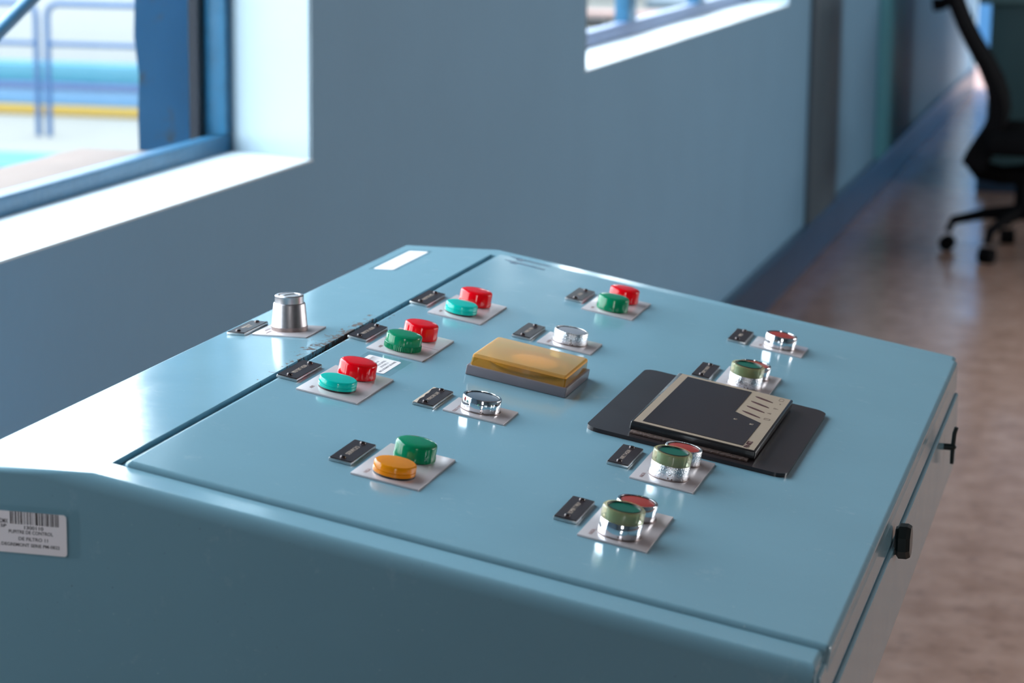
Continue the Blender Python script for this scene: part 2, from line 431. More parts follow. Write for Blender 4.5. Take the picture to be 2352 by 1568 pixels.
body = bpy.data.objects.new('cabinet_body', me); COL.objects.link(body)
bv = body.modifiers.new('b', 'BEVEL'); bv.width = .0105; bv.segments = 6; bv.limit_method = 'WEIGHT'
cut = bpy.data.objects.new('cut', finish(bm_box(-.0004, .60, 1.3375, 2.2135, -.017, .05), 'cut', 'paint', 0)); COL.objects.link(cut)
cut.matrix_world = PW(0, 0)
bo = body.modifiers.new('c', 'BOOLEAN'); bo.operation = 'DIFFERENCE'; bo.object = cut; bo.solver = 'EXACT'
bv2 = body.modifiers.new('b2', 'BEVEL'); bv2.width = .0026; bv2.segments = 3; bv2.limit_method = 'ANGLE'; bv2.angle_limit = radians(50)
wn = body.modifiers.new('w', 'WEIGHTED_NORMAL'); wn.keep_sharp = True; wn.weight = 100
dg = bpy.context.evaluated_depsgraph_get(); dg.update()
me2 = bpy.data.meshes.new_from_object(body.evaluated_get(dg)); bpy.data.objects.remove(body); bpy.data.objects.remove(cut)
me2.materials.clear(); me2.materials.append(M['paint']); me2.name = 'cabinet_body'
me2.shade_smooth(); me2.set_sharp_from_angle(angle=radians(40))
body = ob('cabinet_body', me2, desk)
wn = body.modifiers.new('w', 'WEIGHTED_NORMAL'); wn.keep_sharp = True

box('plinth', 'plinth', -.69, -.41, YN + .02, YF - .02, 0, .101, .004, desk)

def soft_box(name, mat, x0, x1, y0, y1, z0, z1, bev, parent, W, seg=5, label=None):
    o = box(name, mat, x0, x1, y0, y1, z0, z1, bev, parent, W, seg, label)
    w = o.modifiers.new('w', 'WEIGHTED_NORMAL'); w.keep_sharp = True; w.weight = 100
    return o
lid = soft_box('sloping_lid', 'paint', .0068, .4535, 1.3384, 2.2126, -.020, .0032, .0042, desk, PW(0, 0), label='sloping blue-green lid carrying the buttons')
soft_box('hinge_rail', 'paint', .0008, .0048, 1.339, 2.212, -.0175, -.0035, .0018, desk, PW(0, 0))
# red paint chip on the lid's near left corner
ob('paint_chip', finish(bm_prism([(.0, 0), (.0035, .0), (.0045, -.001), (.003, -.0022), (.0008, -.0018)], 0, .0003), 'paint_chip',
   simple('dark red primer', (.10, .008, .008), .5, var=.2)), desk, PW(.0150, 1.3379, -.0005, 0) @ Matrix.Rotation(radians(78), 4, 'X'), 'dark red bare patch on the lid corner')
# front face below the lid
soft_box('front_rail', 'paint', fx_ - .004, -.1655, YN + .007, YF - .004, .9295, fz_ - .008, .0018, desk, None)
door = soft_box('front_door', 'paint', fx_ - .004, -.1635, YN + .010, YF - .004, .8605, .9275, .0022, desk, None)
kb = lathe('latch_knob', 'latch', [(0, 0), (.0105, 0), (.0105, .001), (.0130, .0028), (.0130, .0085), (.0115, .0112), (0, .0114)], door,
           Matrix.Translation((-.1640, 1.705, .9290)) @ Matrix.Rotation(radians(90), 4, 'Y') @ Matrix.Rotation(radians(22.5), 4, 'Z'), n=8, smooth=20, label='dark octagonal latch knob')
HYW = 2.105
bm = bm_tube([(-.1640, HYW, .9075), (-.1555, HYW, .9075)], .0030, 12)
bm_tube([(-.1535, HYW, .9255), (-.1550, HYW, .9200), (-.1560, HYW, .9075), (-.1563, HYW, .8925)], [.0018, .0020, .0020, .0018], 10, bm)
bm_tube([(-.1560, HYW, .9075), (-.1535, HYW, .9090)], [.0032, .0018], 8, bm)
ob('wing_latch', finish(bm, 'wing_latch', 'latch', 50), door, None, 'dark wing-shaped latch handle')

# emblem : two notched bars painted on the far corner of the lid
bm = bmesh.new()
bm_prism([(.0205, 2.1905), (.0205, 2.1885), (.0265, 2.1870), (.0275, 2.1805), (.0335, 2.1805), (.0350, 2.1855), (.0605, 2.1835), (.0605, 2.1875)], 0, .0003, bm)
bm_prism([(.0205, 2.2105), (.0205, 2.2085), (.0275, 2.2060), (.0285, 2.1985), (.0345, 2.1990), (.0355, 2.2050), (.0605, 2.2035), (.0605, 2.2075)], 0, .0003, bm)
ob('emblem', finish(bm, 'emblem', 'emblem'), desk, PW(0, 0, .0031), 'two dark blue notched bars painted in the far corner')

LH = .0032                                     # height of the lid's face
TR = Matrix.Rotation(radians(90), 4, 'Z')      # reads along the desk, upright for the operator

def nameplate(W, w, l, txt, label, torn=False, size=.0046):
    """W: frame at the plate centre (x across, y along)"""
    o = box('nameplate', 'alu', -w / 2, w / 2, -l / 2, l / 2, 0, .0022, .0003, desk, W, 2, label)
    e = .0005
    if torn: pts = [(-w / 2 + .0035, -l / 2 + e), (w / 2 - e, -l / 2 + e), (w / 2 - e, l / 2 - e), (-w / 2 + .0030, l / 2 - .0015), (-w / 2 + .0012, l / 2 - .008), (-w / 2 + .0022, l * .18), (-w / 2 + .0026, l * .10), (-w / 2 + .0020, 0), (-w / 2 + .0030, -l * .14), (-w / 2 + .0022, -l * .3)]
    else: pts = [(-w / 2 + e, -l / 2 + e), (w / 2 - e, -l / 2 + e), (w / 2 - e, l / 2 - e), (-w / 2 + e, l / 2 - e)]
    if torn: ob('adhesive_patch', finish(bm_prism([(-w / 2 + e, -l / 2 + e), (0, -l / 2 + e), (0, l / 2 - e), (-w / 2 + e, l / 2 - e)], .0021, .00235), 'adhesive_patch', 'tanadh'), o, W, 'tan strip of old adhesive')
    ob('name_face', finish(bm_prism(pts, .0021, .0027), 'name_face', 'plateface'), o, W, 'dark laminate face')
    for yy in (-l / 2 + .0055, l / 2 - .0055):
        lathe('rivet', 'rivet', [(.0021, 0), (.0020, .0008), (.0015, .0014), (0, .0017)], o, W @ Matrix.Translation((0, yy, .0026)), n=20)
    ob('lettering', text_mesh(txt, size, 'gold', bold=0.0, width=min(l * .52, len(max(txt.split('\n'), key=len)) * size * .62)), o, W @ Matrix.Translation((0, 0, .0027)) @ TR)
    return o

def legend(W, w, l, marks, label, seam=False):
    """marks: list of (x, y, text)"""
    o = box('legend_plate', 'legend', -w / 2, w / 2, -l / 2, l / 2, 0, .0013, .00025, desk, W, 2, label)
    for x, y, t in marks:
        ob('lettering', text_mesh(t, .0034, 'ltext', bold=.0001, width=len(t) * .0020), o, W @ Matrix.Translation((x, y, .00128)) @ TR)
    if seam: ob('seam', finish(bm_box(-w / 2, w / 2, .00, .0004, .00125, .00135), 'seam', 'ink', 0), o, W)
    return o

def lens_tall(W, r, h, mat, label, flute=False):
    o = lathe('indicator_lamp', 'seal', [(0, 0), (r * .93, 0), (r * .93, .0012), (0, .0012)], desk, W, label=label)
    t = .0011; c = .0022
    p = [(r * 1.0, .0006), (r * 1.01, .0030), (r * .985, .0042), (r * .985, h - c), (r * .955, h - c * .45), (r - c, h - .0003), (r * .62, h - .0001), (0, h)]
    p2 = [(0, h - t), (r - c - t * .3, h - t), (r * .985 - t, h - c - t * .5), (r * .985 - t, .0006)]
    if flute:
        p = [(r * 1.03, .0006), (r * 1.03, .0046), (r * .985, .0048)] + p[3:]
    n = 120 if flute else 72
    bm = bm_lathe(p, n, flute=(.0, .0047, r * .03) if flute else None)
    ob('lens', finish(bm, 'lens', mat, 50 if not flute else 25), o, W)
    lathe('bulb_holder', 'legend', [(r * .45, .001), (r * .42, h * .55), (0, h * .62)], o, W, n=32)
    return o

def lens_low(W, r, h, mat, label):
    o = lathe('indicator_lamp', 'seal', [(0, 0), (r * .99, 0), (r * 1.0, .0012), (r * .97, .0014), (0, .0014)], desk, W, label=label)
    h1 = h * .46
    p = [(r * .99, .0012), (r * 1.0, .002), (r * 1.0, h1 - .0003), (r * .965, h1), (r * .965, h1 + .0006), (r * 1.0, h1 + .0009), (r * 1.0, h * .80), (r * .975, h * .90), (r * .92, h * .965), (r * .6, h * .995), (0, h)]
    p2 = [(0, h - .0014), (r * .88, h - .0016), (r * .9, .0012)]
    bm = bm_lathe(p, 72)
    ob('lens', finish(bm, 'lens', mat, 30), o, W)
    lathe('bulb_holder', 'legend', [(r * .45, .001), (r * .42, h * .45), (0, h * .5)], o, W, n=32)
    return o

def chrome_button(W, r, h, cap, pitted, label, ring=False):
    mt = 'pitted' if pitted else 'chrome'
    hb = h if not ring else h * .56
    o = lathe('push_button', mt, [(r * .98, 0), (r * 1.01, .0008), (r * .995, hb * .5), (r * .985, hb - .0006), (r * .965, hb - .0001), (r * .87, hb), (r * .855, hb - .0012), (0, hb - .0014)], desk, W, label=label)
    lathe('foot_gasket', 'collar', [(r * 1.0, 0), (r * 1.045, .0001), (r * 1.045, .0006), (r * 1.0, .0007)], o, W)
    if ring:
        bm = bm_lathe([(r * .93, hb - .0002), (r * .985, hb), (r * 1.0, h - .0022), (r * .985, h - .0006), (r * .93, h), (r * .82, h - .0002), (r * .80, h - .0012)], 72)
        ob('guard_ring', finish(bm, 'guard_ring', 'ring', 40), o, W, 'yellowed translucent guard ring')
        lathe('button_cap', cap, [(r * .775, hb - .0012), (r * .775, h - .0012), (r * .74, h - .0007), (0, h - .0006)], o, W, label='dark green cap')
        lathe('seal_ring', 'seal', [(r * .79, h - .0010), (r * .805, h + .0001), (r * .775, h + .0002), (r * .76, h - .0008)], o, W)
    else:
        lathe('button_cap', cap, [(r * .83, hb - .0014), (r * .82, hb - .0007), (r * .6, hb - .0004), (0, hb - .0003)], o, W)
        lathe('seal_ring', 'seal', [(r * .865, hb - .0012), (r * .86, hb - .0003), (r * .83, hb - .0003), (r * .825, hb - .0013)], o, W)
    return o

PT = LH + .0013
# two lamp stations of the column by the groove  (s, y) measured on the lid
for tagn, yc, items, txt, pos in (
    ('A', 1.6272, [(1.6100, 'low', 'teal', .0139, .0078), (1.6528, 'tall', 'red', .0142, .0124)], 'VALV ENT AGUA', 'nearest the camera'),
    ('B', 1.7855, [(1.7651, 'fl', 'green', .0143, .0125), (1.8105, 'tall', 'red', .0138, .0130)], 'VALV SAL AGUA', 'beside the rusty chip'),
    ('C', 1.9482, [(1.9286, 'low', 'teal', .0137, .0088), (1.9707, 'tall', 'red', .0140, .0130)], 'VALV DE AIRE', 'farthest along the groove')):
    legend(PW(.0532, yc, LH), .0462, .0860, [(-.0155, -.030, 'ABRE'), (-.0155, .002, 'CERRADO')], 'pinkish grey legend plate ' + pos, seam=(tagn == 'B'))
    for y, kind, mat, r, h in items:
        cname = dict(teal='turquoise', red='red', green='green')[mat]
        if kind == 'low': lens_low(PW(.0522, y, PT), r, h, mat, 'low %s indicator lamp on the legend plate %s' % (cname, pos))
        else: lens_tall(PW(.0525, y, PT), r, h, mat, 'tall %s indicator lamp on the legend plate %s' % (cname, pos), flute=(kind == 'fl'))
    nameplate(PW(.0160, yc + .003, LH), .0158, .0545, txt, 'dark riveted nameplate ' + pos + ' beside the groove')
# D : far station with green and red
legend(PW(.1512, 2.0985, LH), .0460, .0850, [(-.0155, -.030, 'ABRE')], 'legend plate nearest the emblem')
lens_tall(PW(.1512, 2.0783, PT), .0142, .0126, 'green', 'tall green indicator lamp of the far top pair')
lens_tall(PW(.1515, 2.1226, PT), .0137, .0130, 'red', 'tall red indicator lamp of the far top pair')
nameplate(PW(.1152, 2.1045, LH), .0160, .0515, 'AGUA', 'dark riveted nameplate of the far top pair')
# I : orange and green
legend(PW(.1490, 1.4685, LH), .0462, .0845, [(-.0155, -.030, 'FALLA'), (-.0155, .004, 'SERVICIO')], 'legend plate under the orange lamp')
lens_low(PW(.1489, 1.4464, PT), .0141, .0084, 'orange', 'low orange indicator lamp')
lens_tall(PW(.1491, 1.4900, PT), .0142, .0124, 'green', 'tall green indicator lamp beside the orange one')
nameplate(PW(.1130, 1.4685, LH), .0158, .0515, 'SERVICIO', 'dark riveted nameplate beside the orange lamp')
# H and E : single chrome buttons
legend(PW(.1515, 1.6450, LH), .0462, .0415, [(-.0150, -.010, 'PARO A FIN')], 'small legend plate under the smooth chrome button')
chrome_button(PW(.1504, 1.6475, PT), .0145, .0102, 'capgrey', False, 'smooth chrome push button with slate cap')
nameplate(PW(.1143, 1.6468, LH), .0160, .0520, 'MARCHA LAV', 'torn-edged dark nameplate beside the smooth chrome button', torn=True, size=.0042)
legend(PW(.1520, 1.9160, LH), .0458, .0455, [(-.0150, -.012, 'LAVADO')], 'small legend plate under the pitted chrome button')
chrome_button(PW(.1513, 1.9177, PT), .0145, .0105, 'capgreyl', True, 'pitted chrome push button with light grey cap')
nameplate(PW(.1153, 1.9195, LH), .0158, .0525, 'PARO FIN', 'dark riveted nameplate behind the amber lamp', size=.0042)
# F : chrome with red cap
legend(PW(.3033, 2.0895, LH), .0460, .0435, [(-.0150, -.012, 'PARO')], 'small legend plate in the far front corner')
chrome_button(PW(.3033, 2.0895, PT), .0142, .0110, 'capred', False, 'lone chrome push button with brick red cap in the far front corner')
nameplate(PW(.2675, 2.0925, LH), .0158, .0500, 'PARO', 'dark riveted nameplate in the far front corner')
# G J K : green-ringed and red push button pairs
for yc, yg, yr, txt, pos in ((1.9265, 1.9122, 1.9532, 'SOPL Y AGUA', 'behind the display'), (1.6165, 1.5987, 1.6429, 'AIRE Y AGUA', 'in front of the display'), (1.4637, 1.4414, 1.4867, 'BOMBA Y VALV', 'nearest the bottom edge')):
    legend(PW(.3018, yc, LH), .0450, .0865, [(-.0155, -.031, 'MARCHA')], 'legend plate ' + pos)
    chrome_button(PW(.3018, yg, PT), .0139, .0182, 'capgreen', yc != 1.4637, 'tall green-capped push button with yellowed ring ' + pos, ring=True)
    chrome_button(PW(.3022, yr, PT), .0137, .0108, 'capred', yc == 1.6165, 'chrome push button with brick red cap ' + pos)
    nameplate(PW(.2660, yc + .0035, LH), .0155, .0520, txt, 'dark riveted nameplate ' + pos, size=.0042)

# key switch on the flat strip
kw = FWm(-.6560, 1.7805)
legend(FWm(-.6560, 1.7805), .0450, .0475, [(-.0165, -.006, 'AUTOM'), (-.0120, -.015, 'MANUAL')], 'legend plate under the key switch')
kr = .0145
KW = FWm(-.6568, 1.7829, .0013)
ks = lathe('key_switch', 'brushed', [(kr * 1.0, .0032), (kr * .985, .0036), (kr * .885, .0205), (kr * .86, .0214), (kr * .80, .0218)], desk, KW, label='worn nickel key switch on the rear strip')
lathe('collar', 'collar', [(0, 0), (kr * 1.0, 0), (kr * 1.005, .0032), (kr * .95, .0034), (0, .0034)], ks, KW, label='tarnished brown collar')
lathe('lock_barrel', 'brushed', [(kr * .80, .0212), (kr * .79, .0260), (kr * .795, .0266), (kr * .80, .0272), (kr * .74, .0280), (kr * .60, .0281), (kr * .58, .0274), (kr * .52, .0274), (kr * .50, .0279), (0, .0280)], ks, KW)
box('key_slot', 'seal', -.0056, .0056, -.0008, .0008, .0278, .0283, 0, ks, KW @ Matrix.Rotation(radians(58), 4, 'Z'))
nameplate(FWm(-.6900, 1.7770), .0150, .0520, 'MANDO EN\nLOCAL', 'dark riveted nameplate beside the key switch', size=.0032)

# rectangular amber lamp
AW = PW(.1518, 1.7787, LH)
bm = bm_box(-.0400, .0400, -.0390, .0390, 0, .0078, .0008, 3)
lamp = ob('amber_lamp', finish(bm, 'amber_lamp', 'grime'), desk, AW, 'rectangular amber lamp in a grey base')
bm = bmesh.new()
def ring_pts(hx, hy, z, r=.002): return [(x, y, z) for x, y in rrect(-hx, hx, -hy, hy, r, 4)]
def loft(bm, rings, cap=True):
    R = [[bm.verts.new(p) for p in r] for r in rings]
    for A, B in zip(R, R[1:]):
        for i in range(len(A)): bm.faces.new((A[i], A[(i + 1) % len(A)], B[(i + 1) % len(B)], B[i]))
    if cap: bm.faces.new(R[-1])
    return R
loft(bm, [ring_pts(.0380, .0370, .0070), ring_pts(.0377, .0366, .0142)], False)
ob('amber_skirt', finish(bm, 'amber_skirt', 'amberclear'), lamp, AW, 'clear amber side walls')
bm = bmesh.new()
loft(bm, [ring_pts(.0360, .0350, .0142, .0018), ring_pts(.0377, .0366, .0140), ring_pts(.0374, .0363, .0158), ring_pts(.0363, .0352, .0166, .0018)])
ob('amber_cover', finish(bm, 'amber_cover', 'amber', 30), lamp, AW, 'frosted amber top')
lathe('reflector', 'inner', [(0, .0079), (.028, .0079), (.030, .0100), (.029, .0128), (.026, .0128), (.024, .0105), (0, .0105)], lamp, AW @ Matrix.Diagonal((1.1, 1.1, 1, 1)), n=48)
lathe('lamp_disc', 'innerl', [(0, .0106), (.017, .0106), (.0185, .0136), (0, .0137)], lamp, AW @ Matrix.Translation((.004, -.002, 0)), n=48)

# display unit
DW = PW(0, 0, LH)
mp = ob('mounting_plate', finish(bm_prism([(x, y) for x, y in rrect(.2245, .3745, 1.6680, 1.8850, .010, 8)], 0, .0030), 'mounting_plate', 'mplate'), desk, DW, 'black mounting plate with rounded corners under the display')
gk = ob('gasket', finish(bm_box(.2560, .3440, 1.6765, 1.8620, .0030, .0046, .0006, 2), 'gasket', 'gasket'), mp, DW, 'crusty brown gasket')
dz = .0105 - 0.
disp = ob('display_unit', finish(bm_box(.2542, .3482, 1.6832, 1.8655, .0040, dz, .0012, 3), 'display_unit', 'black'), desk, DW, 'black-framed control display')
ob('face_film', finish(bm_prism([(.2560, 1.6850), (.3463, 1.6850), (.3463, 1.8632), (.2575, 1.8632)], dz - .0004, dz + .00025), 'face_film', 'beige', 0), disp, DW, 'beige front film')
ob('screen', finish(bm_prism([(.2618, 1.6900), (.3372, 1.6900), (.3378, 1.7668), (.3150, 1.7830), (.3157, 1.8568), (.2632, 1.8568)], dz - .0003, dz + .0005), 'screen', 'screen', 0), disp, DW, 'dark screen')
for ya, yb, s0, s1 in ((1.7910, 1.7817, .3193, .3348), (1.8092, 1.8008, .3197, .3352), (1.8276, 1.8191, .3201, .3357), (1.8460, 1.8386, .3205, .3358)):
    L = math.hypot(s1 - s0, yb - ya); an = math.atan2(yb - ya, s1 - s0)
    pts = []
    for i in range(20):
        a = 2 * pi * i / 20; pts.append((L / 2 * cos(a), .00165 * sin(a) * (1 - .25 * cos(a))))
    ob('touch_key', finish(bm_prism(pts, 0, .0004), 'touch_key', 'maroon', 0), disp, DW @ Matrix.Translation(((s0 + s1) / 2, (ya + yb) / 2, dz + .0002)) @ Matrix.Rotation(an, 4, 'Z'))
for s, y, t, w in ((.3400, 1.7830, '\u25a1', .004), (.3400, 1.8026, '^', .0045), (.3402, 1.8220, 'v', .0045), (.3408, 1.8400, '-', .003)):
    if t == '\u25a1':
        bm = bmesh.new(); a, b_ = .0024, .0019
        loft(bm, [[(x, yy, z) for x, yy in rrect(-r_, r_, -r2, r2, .0006, 3)] for r_, r2, z in ((a, a, 0), (a, a, .0001), (b_, b_, .0001), (b_, b_, 0))], False)
        ob('key_symbol', finish(bm, 'key_symbol', 'symbol', 0), disp, DW @ Matrix.Translation((s, y, dz + .0003)))
    else: ob('key_symbol', text_mesh(t, .008, 'symbol', bold=.0001), disp, DW @ Matrix.Translation((s, y, dz + .0003)) @ TR)
bm = bmesh.new()
loft(bm, [[(x, yy, z) for x, yy in rrect(-.0018 + q, .0018 - q, -.0042 + q, .0042 - q, .0015, 4)] for q, z in ((0, 0), (0, .0001), (.0003, .0001), (.0003, 0))], False)
ob('key_symbol', finish(bm, 'key_symbol', 'symbol', 0), disp, DW @ Matrix.Translation((.3402, 1.8540, dz + .0003)))
ob('lettering', text_mesh('PM-0822', .0052, 'maroon', bold=.0002, width=.0205), disp, DW @ Matrix.Translation((.3402, 1.6975, dz + .0003)) @ TR)
for s, y, t in ((.3195, 1.7600, 'V1'), (.3325, 1.7560, 'V2')):
    ob('lettering', text_mesh(t, .0040, 'beige', bold=.00005), disp, DW @ Matrix.Translation((s, y, dz + .0005)) @ TR)

# stickers
BARS = [3, 1, 2, 1, 1, 2, 3, 2, 1, 1, 2, 2, 3, 1, 1, 2, 1, 1, 1, 3, 2, 1, 1, 2, 2, 1, 1, 2, 1, 3, 1, 1, 4, 1, 1, 1, 2, 2, 3, 1, 1, 1, 1, 2, 2, 1, 3, 2, 1, 1, 2, 1, 3, 2, 2, 1, 2, 1, 2]
def barcode(x0, x1, y0, y1, z):
    bm = bmesh.new(); tot = sum(BARS); u = (x1 - x0) / tot; x = x0
    for i, b in enumerate(BARS):
        if i % 2 == 0: bm_box(x, x + b * u * .92, y0, y1, z, z + .00008, 0, 1, bm)
        x += b * u
    return bm
def asset_sticker(W, w, h, label, film, full=False):
    """W: x to the right of the text, y up, z out"""
    o = ob('asset_sticker', finish(bm_prism(rrect(-w / 2, w / 2, -h / 2, h / 2, .0022, 6), .00005, .00018), 'asset_sticker', 'paper', 0), desk, W, label)
    x0, x1, y0, y1 = film
    ob('clear_film', finish(bm_prism(rrect(x0, x1, y0, y1, .0012, 4), 0.00001, .00006), 'clear_film', 'film', 0), o, W, 'clear protective film edge')
    return o
# on the near side of the console : reads along +X, faces -Y
SW = Matrix.Translation((-.6640, YN - .0002, 1.0003)) @ Matrix.Rotation(radians(90), 4, 'X')
w, h = .0762, .0262
st = asset_sticker(SW, w, h, 'white barcode sticker on the near side panel', (-.0450, .0462, -.0136, .0170))
ob('barcode', finish(barcode(.0005, .0330, .0052, .0131, .0001), 'barcode', 'ink', 0), st, SW)
for t, x, y, sz, wd in (('1300110', .0163, .0032, .0030, .0128), ('PUPITRE DE CONTROL', .0142, .0002, .0030, .0296), ('DE FILTRO 11', .0157, -.0040, .0030, .0196), ('MARCA DEGREMONT SERIE PM-0822', .0080, -.0079, .0028, .0505), ('CDMX', -.0045, .0065, .0040, .0070), ('SP', -.0040, .0035, .0028, .0040)):
    ob('lettering', text_mesh(t, sz, 'ink', bold=.00006, width=wd), st, SW @ Matrix.Translation((x, y, .00012)))
# on the lid beside the nearest pair : reads along +Y
lw, lh_ = .0455, .0262
LW = PW(.0512, 1.7045, LH) @ TR
st = asset_sticker(LW, lw, lh_, 'white barcode sticker on the lid behind the red lamp', (-.026, .0315, -.0190, .0170))
ob('barcode', finish(barcode(-.017, .0200, .0035, .0095, .0001), 'barcode', 'ink', 0), st, LW)
for t, x, y, sz, wd in (('1300110', .004, .0012, .0026, .0110), ('PUPITRE DE CONTROL', .003, -.0022, .0026, .0260), ('DE FILTRO 11', .003, -.0056, .0026, .0180), ('MARCA DEGREMONT SERIE PM-0822', 0, -.0092, .0026, .0400)):
    ob('lettering', text_mesh(t, sz, 'ink', bold=.00006, width=wd), st, LW @ Matrix.Translation((x, y, .00012)))
# on the flat strip, far end
FW2 = FWm(-.6800, 2.1515) @ TR
st = asset_sticker(FW2, .112, .0190, 'white sticker at the far end of the rear strip', (-.060, .062, -.0135, .0140))
for t, x, y, sz, wd in (('INVENTARIO 2017', .008, .0022, .0034, .050), ('FILTRO 11', .014, -.0020, .0032, .028), ('AREA  SERIE', -.036, -.0050, .0030, .024)):
    ob('lettering', text_mesh(t, sz, 'ink', bold=.00006, width=wd), st, FW2 @ Matrix.Translation((x, y, .00012)))

# ------------------------------------------------------------------ room shell
def struct(o): o['kind'] = 'structure'; return o
XL, XR, YB, YE, ZC = -1.22, 6.2, -3.5, 16.5, 3.2
struct(box('floor', 'floor', XL - .2, XR + .2, YB - .2, YE + .2, -.1, 0))
struct(box('ceiling', 'ceil', XL - .2, XR + .2, YB - .2, YE + .2, ZC, ZC + .15))
SILL = .975
# left wall with two openings (splayed inner reveals)
W1 = (.95, 3.4146, .86, 3.505, SILL, 2.70); W2 = (5.196, 8.186, 5.10, 8.285, SILL, 1.95); W3 = (12.2, 14.2, 12.1, 14.3, 1.2, 2.30)
def wall_left():
    bm = bmesh.new(); xo = XL - .20
    ys = [YB - .2, W1[0], W1[1], W2[0], W2[1], YE + .2]
    def bx(y0, y1, z0, z1): bm_box(xo, XL, y0, y1, z0, z1, 0, 1, bm)
    # piers (trapezoid in plan), aprons and heads
    def pier(yi0, yi1, yo0, yo1):
        pts = [(XL, yi0), (XL, yi1), (xo, yo1), (xo, yo0)]; bm_prism(pts, 0, ZC, bm)
    pier(YB - .2, W1[0], YB - .2, W1[2]); pier(W1[1], W2[0], W1[3], W2[2]); pier(W2[1], YE + .2, W2[3], YE + .2)
    for w in (W1, W2):
        for z0, z1 in ((0, w[4] - .003), (w[5], ZC)):
            bm_prism([(XL, w[0]), (XL, w[1]), (xo, w[3]), (xo, w[2])], z0, z1, bm)
    return finish(bm, 'wall_left', 'wall', 0)
struct(ob('wall_left', wall_left()))
def reveal(n, w):
    """white-painted sill slab and thin reveal lining of one window opening"""
    t = .010; xo = XL - .165
    k = (XL - xo) / .20
    yo0, yo1 = w[0] + (w[2] - w[0]) * k, w[1] + (w[3] - w[1]) * k
    bm = bmesh.new()
    sl = bm_prism([(XL + .001, w[0] - .0), (XL + .001, w[1] + .0), (xo, yo1), (xo, yo0)], w[4] - .003, w[4])
    struct(ob('trim_%d' % (n + 10), finish(sl, 'trim', 'sillw', 40)))
    for ya, yb, sg in ((w[0], yo0, 1), (w[1], yo1, -1)):
        bm_prism([(XL + .0015, ya), (XL + .0015, ya + sg * t), (xo, yb + sg * t), (xo, yb)][::sg], w[4], w[5], bm)
    bmesh.ops.bevel(bm, geom=[e for e in bm.edges if e.calc_length() > .3 and all(v.co.x > XL for v in e.verts)], offset=.004, segments=3, affect='EDGES')
    o = ob('trim_%d' % n, finish(bm, 'trim', 'reveal', 40)); return struct(o)
reveal(1, W1); reveal(2, W2)

def window(n, w, mulls, rail_h, mat, depth=(-1.372, -1.402)):
    xa, xb = depth
    k = (XL - xa) / .20; y0, y1 = w[0] + (w[2] - w[0]) * k + .010, w[1] + (w[3] - w[1]) * k - .004
    fr_ = ob('window_%d' % n, finish(bm_box(xb, xa, y0, y1, w[4] - .004, w[4] + rail_h, .003, 2), 'window', mat)); struct(fr_)
    jm = bmesh.new(); bm_box(xb - .004, xa, y1 - .030, y1, w[4] + rail_h, w[5], .003, 2, jm); bm_box(xb - .004, xa, y0, y0 + .05, w[4] + rail_h, w[5], .003, 2, jm)
    bm_box(xb, xa, y0, y1, w[5] - .05, w[5], .003, 2, jm)
    ob('jamb_frame', finish(jm, 'jamb_frame', 'frame'), fr_)
    bs = bmesh.new(); bm_box(xb - .020, xb - .005, y1 - .052, y1 - .022, w[4], w[5], 0, 1, bs)
    ob('glazing_seal', finish(bs, 'glazing_seal', 'framedark'), fr_)
    for (ya, yb) in mulls: box('mullion', 'frame', xb - .01, xa - .002, ya, yb, w[4] + rail_h - .002, w[5] - .04, .003, fr_)
    ob('pane', finish(bm_box(xb + .010, xb + .013, y0 + .04, y1 - .04, w[4] + rail_h, w[5] - .04), 'pane', 'glass', 0), fr_)
    return fr_
w1 = window(1, W1, [(1.15, 1.19)], .026, 'frame')
tube('window_stay', 'frame', [(-1.395, 2.45, 1.085), (-1.395, 2.7674, 1.205), (-1.395, 3.05, 1.315)], .0095, w1, n=10)
w2 = window(2, W2, [(6.345, 6.450), (7.36, 7.47)], .038, 'framepale')

# wall strip with painted-in shade, pipe, baseboard
struct(box('trim_3', 'shade_band', XL - .01, XL + .020, 8.72, 9.46, .14, ZC, .006))
struct(box('trim_4', 'pipe', XL - .01, XL + .020, 10.90, 11.88, .14, ZC, .006))
struct(box('baseboard_left', 'base', XL, XL + .030, YB, YE, 0, .150, .006))
# right and back walls with unseen openings added for daylight, far wall with doorway
def wall_open(name, mat, axis, c0, c1, lo, hi, opens):
    """axis 'x': wall across x at c0..c1, running in y from lo to hi"""
    bm = bmesh.new(); cur = lo
    def bx(a, b, z0, z1):
        if axis == 'x': bm_box(c0, c1, a, b, z0, z1, 0, 1, bm)
        else: bm_box(a, b, c0, c1, z0, z1, 0, 1, bm)
    for a, b, z0, z1 in opens:
        bx(cur, a, 0, ZC)
        if z0 > 0: bx(a, b, 0, z0)
        if z1 < ZC: bx(a, b, z1, ZC)
        cur = b
    bx(cur, hi, 0, ZC)
    return struct(ob(name, finish(bm, name, mat, 0)))
RW = [(4.8, 9.0, 0.7, 2.6), (11.6, 14.6, 1.2, 2.4)]  # unseen openings, placed to throw daylight on the left wall
wall_open('wall_right', 'rwall', 'x', XR, XR + .2, YB - .2, YE + .2, RW)
BW = [(1.2, 2.1, 1.1, 2.3)]  # added opening behind the camera, brightens the console's near side
wall_open('wall_back', 'rwall', 'y', YB - .2, YB, XL - .2, XR + .2, BW)
FWO = [(-1.205, -.35, 0, 2.1)]
wall_open('wall_far', 'rwall', 'y', YE, YE + .2, XL - .2, XR + .2, FWO)

